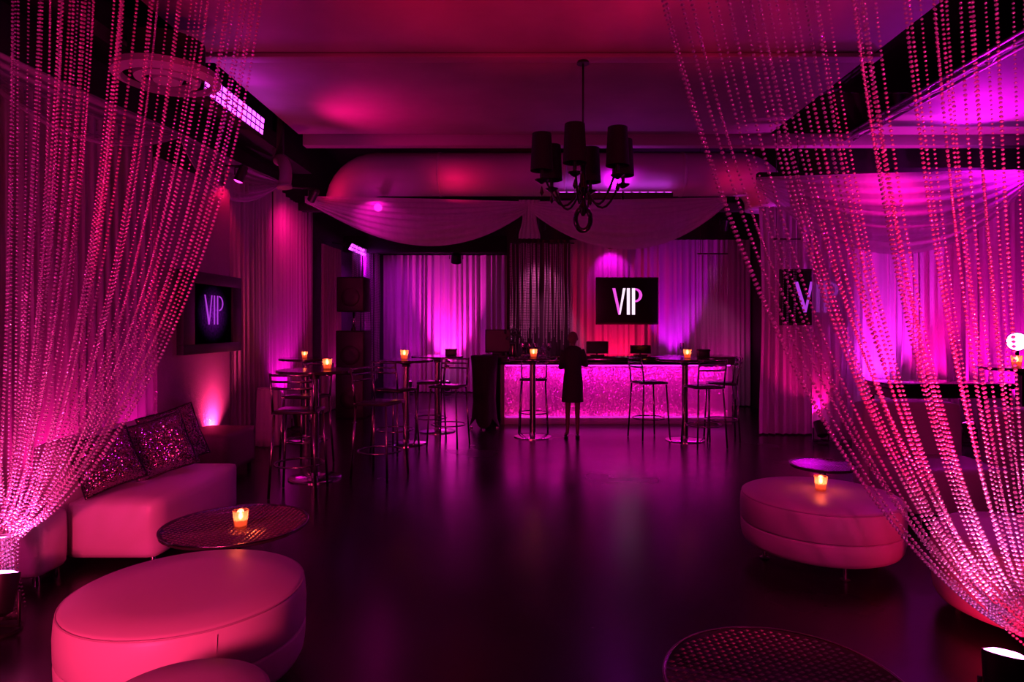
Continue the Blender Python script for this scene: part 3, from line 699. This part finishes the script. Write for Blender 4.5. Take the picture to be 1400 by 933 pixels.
# ------------------------------------------------------------------ upholstered seats
def round_ottoman(name, loc, R, H, label, leg=.09, mat='leather', cat='ottoman', tiers=True, sq=1.0):
    t = thing(name, loc, label, cat)
    zb = leg; zs = leg+(H-leg)*.44
    e = .035
    if tiers:
        lathe('base_cushion', [(R*.9, zb), (R*.945, zb+.01), (R*.975, zb+.035), (R*.99, zb+.075), (R*.995, zs-.012), (R*.988, zs-.004), (R*.97, zs)], mat, t, 64, angle=1.5)
        lathe('seat_cushion', [(R*.97, zs+.001), (R*.988, zs+.004), (R*.996, zs+.012), (R, zs+(H-zs)*.5), (R*.99, H-.03), (R*.972, H-.01), (R*.94, H), (R*.6, H+.008), (.01, H+.01)], mat, t, 64, angle=1.5)
    else:
        lathe('seat_cushion', [(R*.9, zb), (R*.97, zb+.02), (R, zb+.1), (R, H-.03), (R*.97, H-.006), (R*.93, H), (R*.5, H+.008), (.01, H+.01)], mat, t, 64, angle=1.5)
    tube('piping', [(R*.975*math.cos(a), R*.975*math.sin(a), H-.012) for a in np.linspace(0, 2*PI, 65)[:-1]], .004, 'piping', t, 6, True)
    for a in (-.55, .9):
        rr = R*1.0
        tube('stitch_seam', [(rr*math.cos(a), rr*math.sin(a), z) for z in np.linspace(zs+.015, H-.03, 6)], .0016, mat, t, 5)
    for k in range(4):
        a = PI/4+k*PI/2+.25; x, y = R*.72*math.cos(a), R*.72*math.sin(a)
        lathe('leg', [(.026, 0), (.03, .006), (.014, .012), (.014, zb), (.03, zb+.01)], 'chrome', t, 12, (x, y, 0))
    return t
round_ottoman('round_ottoman', (-1.38, 2.66, 0), .46, .42, 'large round pale leather ottoman in front of the low table with a candle').rotation_euler.z = -.35
round_ottoman('round_ottoman', (1.9, 4.12, 0), .485, .42, 'round pale leather ottoman carrying a lit candle', leg=.1).rotation_euler.z = .5
round_ottoman('round_ottoman', (2.6, 3.25, 0), .46, .43, 'round leather ottoman lit red behind the bead tie', leg=.07)
round_ottoman('round_pouf', (-.99, 1.85, 0), .25, .42, 'small greyer round pouf beside the large ottoman', mat='leather2', tiers=False, leg=.05)

def block(name, loc, parts, legs, label, cat):
    t = thing(name, loc, label, cat)
    for nm, b6, mt in parts: soft_box(nm, b6, mt, t)
    for x, y in legs: lathe('leg', [(.018, 0), (.02, .005), (.016, .07)], 'chrome', t, 10, (x, y, 0))
    return t
block('sofa', (-2.6, 4.5, 0), [('seat', (-.2, .36, -.57, .57, .06, .42), 'leather'), ('backrest', (-.42, -.2, -.56, .57, .06, .76), 'leather')],
      [(-.35, -.5), (.3, -.5), (.3, .5), (-.35, .5)], 'pale leather sofa carrying sequin cushions', 'sofa')
block('bench', (-3.06, 3.77, 0), [('seat', (-.29, .33, -.14, .1, .06, .42), 'leather')], [(.27, -.08), (-.27, -.08), (.27, .08), (-.27, .08)], 'narrow pale bench glowing pink beside the floor spotlight', 'bench')
block('armchair', (3.28, 5.2, 0), [('seat', (-.39, .39, -.45, .2, .08, .42), 'leather2'), ('backrest', (-.41, .41, .2, .42, .08, .84), 'leather2')], [(-.3, -.38), (.3, -.38), (-.3, .34), (.3, .34)], 'dim leather armchair behind the ottoman with a candle', 'armchair')
block('armchair', (4.25, 5.0, 0), [('seat', (-.4, .39, -.45, .2, .08, .42), 'leather2'), ('backrest', (-.42, .41, .2, .42, .08, .8), 'leather2')], [(-.3, -.38), (.3, -.38), (-.3, .34), (.3, .34)], 'dim leather armchair before the high table with spotlight', 'armchair')
t = thing('sequin_bench', (-3.05, 6.42, 0), 'dark sequin covered box bench under the framed screen', 'bench')
soft_box('seat', (-.26, .25, -.34, .33, .08, .45), 'sequin_bench', t, .02, .008)
for x in (-.2, .2):
    for y in (-.28, .28): lathe('leg', [(.02, 0), (.02, .085)], 'black', t, 8, (x, y, 0))

def cushion(loc, size, rot, label):
    n = 16; V, F = [], []
    for side in (1, -1):
        for j in range(n+1):
            for i in range(n+1):
                u, v = i/n*2-1, j/n*2-1
                th = .085*((1-u**4)*(1-v**4))**.55*side
                pin = 1-.09*(1-max(abs(u), abs(v))**6)*0
                s = size/2
                x = u*s*(1-.07*(1-abs(v)**2.0)*abs(u)); z = v*s*(1-.07*(1-abs(u)**2.0)*abs(v))
                V.append((x, th, z))
    m = (n+1)**2
    for k in (0, 1):
        for j in range(n):
            for i in range(n):
                a = k*m+j*(n+1)+i; q = (a, a+1, a+n+2, a+n+1); F.append(q if k else q[::-1])
    t = thing('cushion', loc, label, 'cushion', 'sequin cushions on the sofa'); t.rotation_euler = rot
    mesh_obj('cover', V, F, 'sequin', t, (0, 0, size/2), True)
    s = size/2
    ring = [(-s, 0, -s), (-s*.93, 0, 0), (-s, 0, s), (0, 0, s*.93), (s, 0, s), (s*.93, 0, 0), (s, 0, -s), (0, 0, -s*.93)]
    tube('piping', ring, .005, 'black', t, 5, True, (0, 0, size/2))
    return t
# leaning back against the backrest (towards -x), facing +x and the camera
cushion((-2.58, 4.1, .465), .37, (math.radians(-26), math.radians(-13), math.radians(52)), 'dark sequin cushion with a pink-lit edge at the sofa end near the bead curtain')
cushion((-2.46, 4.48, .47), .4, (math.radians(-22), math.radians(-14), math.radians(42)), 'middle dark sequin cushion glinting gold at its seam')
cushion((-2.56, 4.86, .46), .42, (math.radians(-18), math.radians(-12), math.radians(55)), 'dark sequin cushion at the sofa end by the sequin bench')

# ------------------------------------------------------------------ low round tables
def low_table(loc, R, H, label, pitch=.026):
    t = thing('coffee_table', loc, label, 'table')
    lathe('table_top', [(R*.985, H-.022), (R, H-.018), (R, H-.004), (R*.985, H-.001), (R*.97, H-.004), (.005, H-.004)], 'table_top', t, 64)
    tube('rim', [(R*.995*math.cos(a), R*.995*math.sin(a), H-.003) for a in np.linspace(0, 2*PI, 73)[:-1]], .005, 'dark_chrome', t, 6, True)
    V, F = [], []; n = int(R/pitch)
    for i in range(-n, n+1):
        for j in range(-n, n+1):
            x, y = i*pitch, (j+.5*(i % 2))*pitch
            if math.hypot(x, y) < R*.95:
                o = len(V); a, bb = pitch*.44, pitch*.3
                V += [(x-a, y, H-.004), (x, y-bb, H-.004), (x+a, y, H-.004), (x, y+bb, H-.004), (x, y, H+.0005)]
                F += [(o, o+1, o+4), (o+1, o+2, o+4), (o+2, o+3, o+4), (o+3, o, o+4)]
    tag(mesh_obj('woven_studs', V, F, 'woven', t), kind='stuff')
    lathe('pedestal', [(.028, .02), (.028, H-.03), (.09, H-.022)], 'chrome', t, 16)
    lathe('base_plate', [(R*.55, 0), (R*.55, .008), (R*.5, .014), (.03, .022)], 'dark_chrome', t, 32)
    return t
low_table((-1.56, 3.5, 0), .375, .42, 'low round dark table with a woven top before the pale sofa')
low_table((.79, 1.94, 0), .36, .42, 'low round dark table with a studded top standing alone on the open floor')
low_table((2.32, 4.98, 0), .24, .42, 'small low round table behind the ottoman with a candle')

# ------------------------------------------------------------------ high tables and stools
def high_table(loc, label, R=.36, H=1.06):
    t = thing('high_table', loc, label, 'table', 'chrome high tables')
    lathe('table_top', [(R*.97, H-.03), (R, H-.026), (R, H-.004), (R*.99, H), (.01, H)], 'table_top', t, 48)
    lathe('collar', [(.05, H-.09), (.05, H-.06), (.14, H-.031)], 'black', t, 20)
    lathe('pole', [(.04, .03), (.04, H-.09)], 'dark_chrome', t, 20)
    lathe('base_plate', [(.25, 0), (.25, .01), (.235, .016), (.05, .03), (.042, .06)], 'chrome', t, 40)
    return t
high_table((-2.03, 6.28, 0), 'high round table with a lit candle beside the low sofa table', .36)
high_table((-2.85, 8.45, 0), 'high round table with a small candle beside the draped pedestal', .34)
high_table((-1.47, 8.1, 0), 'high round table with a candle lantern before the back curtain', .34)
high_table((-1.2, 9.02, 0), 'high round table carrying a black box before the back curtain', .36)
high_table((.13, 8.6, 0), 'high round table with a candle before the bar and the flowers', .33)
high_table((2.1, 8.35, 0), 'high round table with a candle and a black box by the bar end', .37)
high_table((5.2, 6.72, 0), 'high table with a candle in the right alcove', .4)
def make_stool():
    t = thing('bar_stool', (0, 0, 0), 'x', 'stool', 'chrome bar stools at the high tables'); S = .75; a = .165; f = .2
    soft_box('seat', (-.19, .19, -.18, .18, S-.03, S+.006), 'seat_pad', t, .015, .004, 4)
    for sx in (-1, 1):
        for sy in (-1, 1):
            tube('leg', [(sx*a, sy*a, S-.03), (sx*f, sy*f, .004)], .0115, 'dark_chrome', t, 8)
    tube('foot_ring', [(.21*math.cos(k), .21*math.sin(k), .27) for k in np.linspace(0, 2*PI, 29)[:-1]], .009, 'dark_chrome', t, 6, True)
    for sx in (-1, 1):
        tube('back_upright', [(sx*.175, -.165, S-.02), (sx*.178, -.18, S+.12), (sx*.182, -.215, S+.33)], .0105, 'dark_chrome', t, 8)
    for z, o in ((S+.2, 0), (S+.26, .01), (S+.315, .02)):
        yy = -.19-o
        tube('back_slat', [(x, yy-.045*(1-(x/.182)**2), z) for x in np.linspace(-.182, .182, 9)], .011, 'dark_chrome', t, 8)
    return t
st0 = make_stool()
stools = [((-1.99, 5.72), 0.05, 'bar stool standing with its back to the low sofa table'),
          ((-1.4, 6.3), -1.9, 'bar stool turned away from the table with the near candle'),
          ((-2.3, 6.85), 2.9, 'bar stool behind the table with the near candle'),
          ((-1.5, 7.55), -.5, 'bar stool at the lantern table, turned towards the back curtain'),
          ((-.92, 7.95), 2.85, 'bar stool facing the open floor, gleaming before the back curtain'),
          ((-1.22, 8.52), 1.7, 'bar stool between the lantern table and the black box table'),
          ((.15, 9.02), 3.1, 'bar stool squeezed between the candle table and the glowing bar'),
          ((1.66, 8.5), -1.25, 'bar stool on the flowers side of the table at the bar end'),
          ((2.22, 7.9), .25, 'bar stool with its back to the open floor at the bar end table'),
          ((2.58, 8.36), 1.4, 'bar stool at the end of the bar, beside the hanging strands')]
for i, ((x, y), rz, lab) in enumerate(stools):
    o = st0 if i == 0 else copy_tree(st0)
    o.location = (x, y, 0); o.rotation_euler.z = rz; o['label'] = lab
# black spandex covered table at the bar end
t = thing('covered_high_table', (-.56, 9.35, 0), 'slim high table under a tight black stretch cover at the bar end', 'table')
V, F = [], []; n = 32; prof = [(.004, 1.05), (.19, 1.05), (.2, 1.04), (.19, .95), (.17, .7), (.155, .4), (.17, .15), (.2, .02)]
for r, z in prof:
    for k in range(n):
        a = 2*PI*k/n; lo = max(0, (.75-z)/.75); rr = r*(1+lo*.28*(abs(math.cos(2*a))-.6)); V.append((rr*math.cos(a), rr*math.sin(a), z+(.14*lo**3*(1-abs(math.cos(2*a))))))
for i in range(len(prof)-1):
    for k in range(n): F.append((i*n+k, i*n+(k+1) % n, (i+1)*n+(k+1) % n, (i+1)*n+k))
mesh_obj('stretch_cover', V, F, 'black_matte', t, (0, 0, 0), True)
for k in range(4):
    a = k*PI/2; lathe('foot', [(.022, 0), (.022, .02)], 'chrome', t, 10, (.19*math.cos(a), .19*math.sin(a), 0))
# draped pedestal
t = thing('draped_pedestal', (-3.16, 8.0, 0), 'small pedestal under a pale pleated cloth against the left drapes', 'pedestal')
V, F = [], []; n = 72
for j, (r, z) in enumerate([(.005, .7), (.12, .7), (.13, .69), (.135, .5), (.14, .25), (.15, .01)]):
    for k in range(n):
        a = 2*PI*k/n; rr = r+(.014*math.sin(a*12)*min(1, j/3) if j > 1 else 0); V.append((rr*math.cos(a), rr*math.sin(a), z))
for j in range(5):
    for k in range(n): F.append((j*n+k, j*n+(k+1) % n, (j+1)*n+(k+1) % n, (j+1)*n+k))
mesh_obj('table_cloth', V, F, 'satin', t, (0, 0, 0), True)
lathe('round_lid', [(.132, .7), (.132, .712), (.005, .712)], 'leather', t, 32)
# long black table in the alcove
t = thing('long_table', (4.7, 7.2, 0), 'long narrow black table before the alcove drapes', 'table')
box('table_top', (-.75, .65, -.25, .25, .8, .86), 'black_gloss', t, .008)
for x in (-.68, .58):
    for y in (-.2, .2): tube('leg', [(x, y, .8), (x, y, 0)], .02, 'black', t)
box('apron', (-.7, .6, -.22, .22, .7, .8), 'black', t)

# ------------------------------------------------------------------ candles
def make_candle():
    t = thing('candle', (0, 0, 0), 'x', 'candle', 'lit votive candles')
    lathe('glass_holder', [(.03, 0), (.032, .004), (.041, .092), (.0375, .092), (.029, .012), (.004, .01)], 'votive', t, 24, angle=1.2)
    lathe('wax', [(.0285, .012), (.032, .045), (.026, .043), (.004, .042)], 'wax', t, 20)
    lathe('flame', [(.003, .044), (.011, .055), (.009, .07), (.001, .09)], 'flame', t, 10)
    point((0, 0, .07), (1, .2, .1), 1.1, .02, t)
    return t
c0 = make_candle()
cands = [((-1.5, 3.42, .421), 'lit votive candle on the low woven table by the sofa', 1.0),
         ((1.92, 4.15, .431), 'lit votive candle on the round ottoman', 1.0),
         ((-1.91, 6.28, 1.061), 'lit square-looking votive candle on the high table nearest the sofa', 1.15),
         ((-2.85, 8.4, 1.061), 'small lit candle on the high table by the draped pedestal', .95),
         ((-1.49, 8.08, 1.061), 'lit candle on the lantern table before the back curtain', 1.3),
         ((.14, 8.55, 1.061), 'lit candle on the high table before the bar flowers', 1.25),
         ((2.12, 8.3, 1.061), 'lit candle on the high table at the bar end', 1.3),
         ((5.1, 6.65, 1.061), 'lit candle on the high table in the right alcove', 1.3)]
for i, (l, lab, s) in enumerate(cands):
    o = c0 if i == 0 else copy_tree(c0)
    o.location = l; o.scale = (s, s, s); o['label'] = lab
    if i == 2: pass

# ------------------------------------------------------------------ chandelier
t = thing('chandelier', (.56, 6.0, 2.81), 'black chandelier with six tall black shades hanging from the ceiling slot', 'chandelier')
tube('hanging_rod', [(0, 0, .35), (0, 0, 1.17)], .01, 'black', t)
lathe('ceiling_cap', [(.06, 1.12), (.05, 1.15), (.01, 1.15)], 'black', t, 16)
lathe('centre_column', [(.012, -.3), (.03, -.27), (.045, -.22), (.02, -.17), (.03, -.1), (.06, -.04), (.03, .02), (.02, .14), (.035, .2), (.015, .3), (.01, .4)], 'black_gloss', t, 20)
tube('bottom_ring', [(.07*math.cos(a), 0, -.33+.105*math.sin(a)) for a in np.linspace(0, 2*PI, 25)[:-1]], .024, 'black_gloss', t, 8, True)
for k in range(6):
    a = k*PI/3+.25; ca, sa = math.cos(a), math.sin(a); R = .4; zo = .0
    arm = [(.03*ca, .03*sa, -.05)]+[((.03+(R-.03)*s)*ca, (.03+(R-.03)*s)*sa, -.05-.17*math.sin(PI*min(1, s*1.12))+.09*s**3) for s in np.linspace(.1, 1, 9)]
    tube('arm', arm, .011, 'black_gloss', t, 8)
    px, py = R*ca, R*sa
    lathe('candle_cup', [(.012, -.0), (.06, .03), (.065, .04), (.02, .045), (.018, .06)], 'black_gloss', t, 16, (px, py, -.02))
    lathe('candle_tube', [(.018, .0), (.018, .14)], 'black', t, 12, (px, py, .03))
    sh = lathe('lamp_shade', [(.105, 0), (.088, .34), (.085, .34), (.102, 0)], 'shade', t, 28, (px, py, .1), cap=False)
    lathe('drop', [(.002, -.09), (.02, -.06), (.012, -.03), (.003, .0)], 'black_gloss', t, 10, (px, py, -.04))

# ------------------------------------------------------------------ the person at the bar
t = thing('person', (.66, 8.5, 0), 'person in a knee-length black dress standing with their back turned before the bar', 'person')
t.scale = (.84, .9, 1.03)
K = 1.36/1.68
J = dict(pelvis=(0, 0, .9), waist=(0, .0, 1.05), chest=(0, .01, 1.24), neckb=(0, .01, 1.42), neck=(0, .03, 1.49), head=(0, .055, 1.56), headt=(0, .05, 1.63),
         shl=(-.15, .0, 1.37), ell=(-.22, .05, 1.13), wrl=(-.05, .24, 1.16), hal=(.0, .28, 1.17),
         shr=(.15, .0, 1.37), elr=(.25, .06, 1.17), wrr=(.1, .25, 1.2), har=(.05, .29, 1.21),
         hil=(-.09, 0, .86), knl=(-.095, .03, .48), anl=(-.11, -.03, .09), tol=(-.15, .1, .03),
         hir=(.09, 0, .86), knr=(.09, .03, .48), anr=(.085, -.03, .09), tor=(.1, .11, .03))
Rr = dict(pelvis=.13, waist=.115, chest=.13, neckb=.07, neck=.048, head=.085, headt=.075, shl=.06, ell=.042, wrl=.028, hal=.03, shr=.06, elr=.042, wrr=.028, har=.03,
          hil=.085, knl=.055, anl=.036, tol=.03, hir=.085, knr=.055, anr=.036, tor=.03)
E = [('pelvis', 'waist'), ('waist', 'chest'), ('chest', 'neckb'), ('neckb', 'neck'), ('neck', 'head'), ('head', 'headt'), ('chest', 'shl'), ('shl', 'ell'), ('ell', 'wrl'), ('wrl', 'hal'),
     ('chest', 'shr'), ('shr', 'elr'), ('elr', 'wrr'), ('wrr', 'har'), ('pelvis', 'hil'), ('hil', 'knl'), ('knl', 'anl'), ('anl', 'tol'), ('pelvis', 'hir'), ('hir', 'knr'), ('knr', 'anr'), ('anr', 'tor')]
names = list(J); idx = {k: i for i, k in enumerate(names)}
# fingers: four chains and a thumb rooted inside each palm
for hand, sgn in (('hal', 1), ('har', -1)):
    hx, hy, hz = J[hand]
    for f in range(5):
        nm1, nm2 = f'{hand}f{f}a', f'{hand}f{f}b'
        off = (f-1.5)*.017
        if f < 4: p1, p2 = (hx+sgn*.03, hy+.03, hz+off), (hx+sgn*.06, hy+.02, hz+off*1.1)
        else: p1, p2 = (hx-sgn*.005, hy-.01, hz+.045), (hx+sgn*.02, hy-.01, hz+.065)
        J[nm1], J[nm2] = p1, p2; Rr[nm1], Rr[nm2] = .009, .008; E += [(hand, nm1), (nm1, nm2)]
names = list(J); idx = {k: i for i, k in enumerate(names)}
me = bpy.data.meshes.new('body'); me.from_pydata([tuple(c*K for c in J[k]) for k in names], [(idx[a], idx[b]) for a, b in E], [])
body = bpy.data.objects.new('body', me); C.objects.link(body); body.parent = t; me.materials.append(M['skin'])
md = body.modifiers.new('skin', 'SKIN'); md.use_smooth_shade = True
if not me.skin_vertices: bpy.context.view_layer.objects.active = body
lay = me.skin_vertices[0].data
for k in names: lay[idx[k]].radius = (Rr[k]*K, Rr[k]*K)
lay[idx['pelvis']].use_root = True
sm = body.modifiers.new('smooth', 'SUBSURF'); sm.levels = 1; sm.render_levels = 1
def loft(name, rings, mat, parent, n=28, closed_top=True):
    V, F = [], []
    for cx, cy, rx, ry, z in rings:
        for k in range(n):
            a = 2*PI*k/n; V.append(((cx+rx*math.cos(a))*K, (cy+ry*math.sin(a))*K, z*K))
    for i in range(len(rings)-1):
        for k in range(n): F.append((i*n+k, i*n+(k+1) % n, (i+1)*n+(k+1) % n, (i+1)*n+k))
    if closed_top: F.append(tuple((len(rings)-1)*n+k for k in range(n)))
    return mesh_obj(name, V, F, mat, parent, smooth=True)
loft('dress', [(-.01, 0, .215, .17, .58), (-.01, 0, .205, .165, .66), (0, 0, .195, .16, .85), (0, 0, .185, .155, .95), (0, .005, .165, .145, 1.08), (0, .01, .18, .15, 1.24), (0, .01, .2, .13, 1.36), (0, .01, .15, .1, 1.43), (0, .015, .07, .07, 1.465)], 'dress', t)
for s, h, e, w_ in ((-1, 'shl', 'ell', 'wrl'), (1, 'shr', 'elr', 'wrr')):
    v, f = tube_data([tuple(c*K for c in J[h]), tuple(c*K for c in J[e]), tuple((J[e][i]*.25+J[w_][i]*.75)*K for i in range(3))], [.085*K, .062*K, .045*K], 14)
    mesh_obj('sleeve', v, f, 'dress', t, smooth=True)
# hair cap, nose, ears and shoes
bm = bmesh.new(); bmesh.ops.create_uvsphere(bm, u_segments=20, v_segments=14, radius=.098*K)
bmesh.ops.translate(bm, vec=(0, .04*K, 1.592*K), verts=bm.verts)
for v in bm.verts:
    if v.co.y > .09*K and v.co.z < 1.62*K: v.co.y = .09*K
    if v.co.z < 1.55*K: v.co.x *= .85; v.co.z -= .02*K
bm_obj('hair', bm, 'hair', t, smooth=True)
for s in (-1, 1):
    bm = bmesh.new(); bmesh.ops.create_uvsphere(bm, u_segments=10, v_segments=8, radius=.02*K)
    bmesh.ops.scale(bm, vec=(.5, .8, 1.3), verts=bm.verts); bmesh.ops.translate(bm, vec=(s*.097*K, .06*K, 1.57*K), verts=bm.verts)
    bm_obj('ear', bm, 'skin', t, smooth=True)
    bm = bmesh.new(); bmesh.ops.create_uvsphere(bm, u_segments=14, v_segments=10, radius=1)
    bmesh.ops.scale(bm, vec=(.045*K, .13*K, .045*K), verts=bm.verts)
    for v in bm.verts: v.co.z = max(v.co.z, -.02)
    an, to = ('anl', 'tol') if s < 0 else ('anr', 'tor')
    bmesh.ops.translate(bm, vec=((J[an][0]+J[to][0])/2*K, .04*K, .022), verts=bm.verts)
    bm_obj('shoe', bm, 'black_gloss', t, smooth=True)
bm = bmesh.new(); bmesh.ops.create_uvsphere(bm, u_segments=10, v_segments=8, radius=.016*K)
bmesh.ops.translate(bm, vec=(0, .147*K, 1.565*K), verts=bm.verts); bm_obj('nose', bm, 'skin', t, smooth=True)

# ------------------------------------------------------------------ sub-parts: pieces that belong to a part hang under it
def base(o): return o.name.split('.')[0]
def nest(root_kinds, parent_kind, child_kinds, pair=False):
    for r in [o for o in C.objects if o.parent is None and base(o) in root_kinds]:
        ps = [c for c in r.children if base(c) == parent_kind]
        if not ps: continue
        for c in [c for c in r.children if base(c).startswith(child_kinds)]:
            p = min(ps, key=lambda q: (near(q)-near(c)).length) if pair else ps[0]
            c.parent = p; c.matrix_parent_inverse = p.matrix_basis.inverted()
def near(o):
    co = [Vector(v.co) for v in o.data.vertices]; m = sum(co, Vector())/len(co); return o.matrix_basis @ m
nest(('spotlight', 'stand_spotlight'), 'can', ('lens',))
nest(('television',), 'display', ('letter_',))
nest(('cash_register', 'dark_monitor'), 'screen', ('bezel',))
nest(('cushion',), 'cover', ('piping',))
nest(('loudspeaker', 'speaker_cabinet', 'subwoofer'), 'grille', ('woofer',))
nest(('chandelier',), 'arm', ('candle_cup', 'candle_tube', 'lamp_shade', 'drop'), True)
nest(('round_ottoman', 'round_pouf'), 'seat_cushion', ('piping', 'stitch_seam'))
nest(('coffee_table',), 'table_top', ('rim', 'woven_studs'))
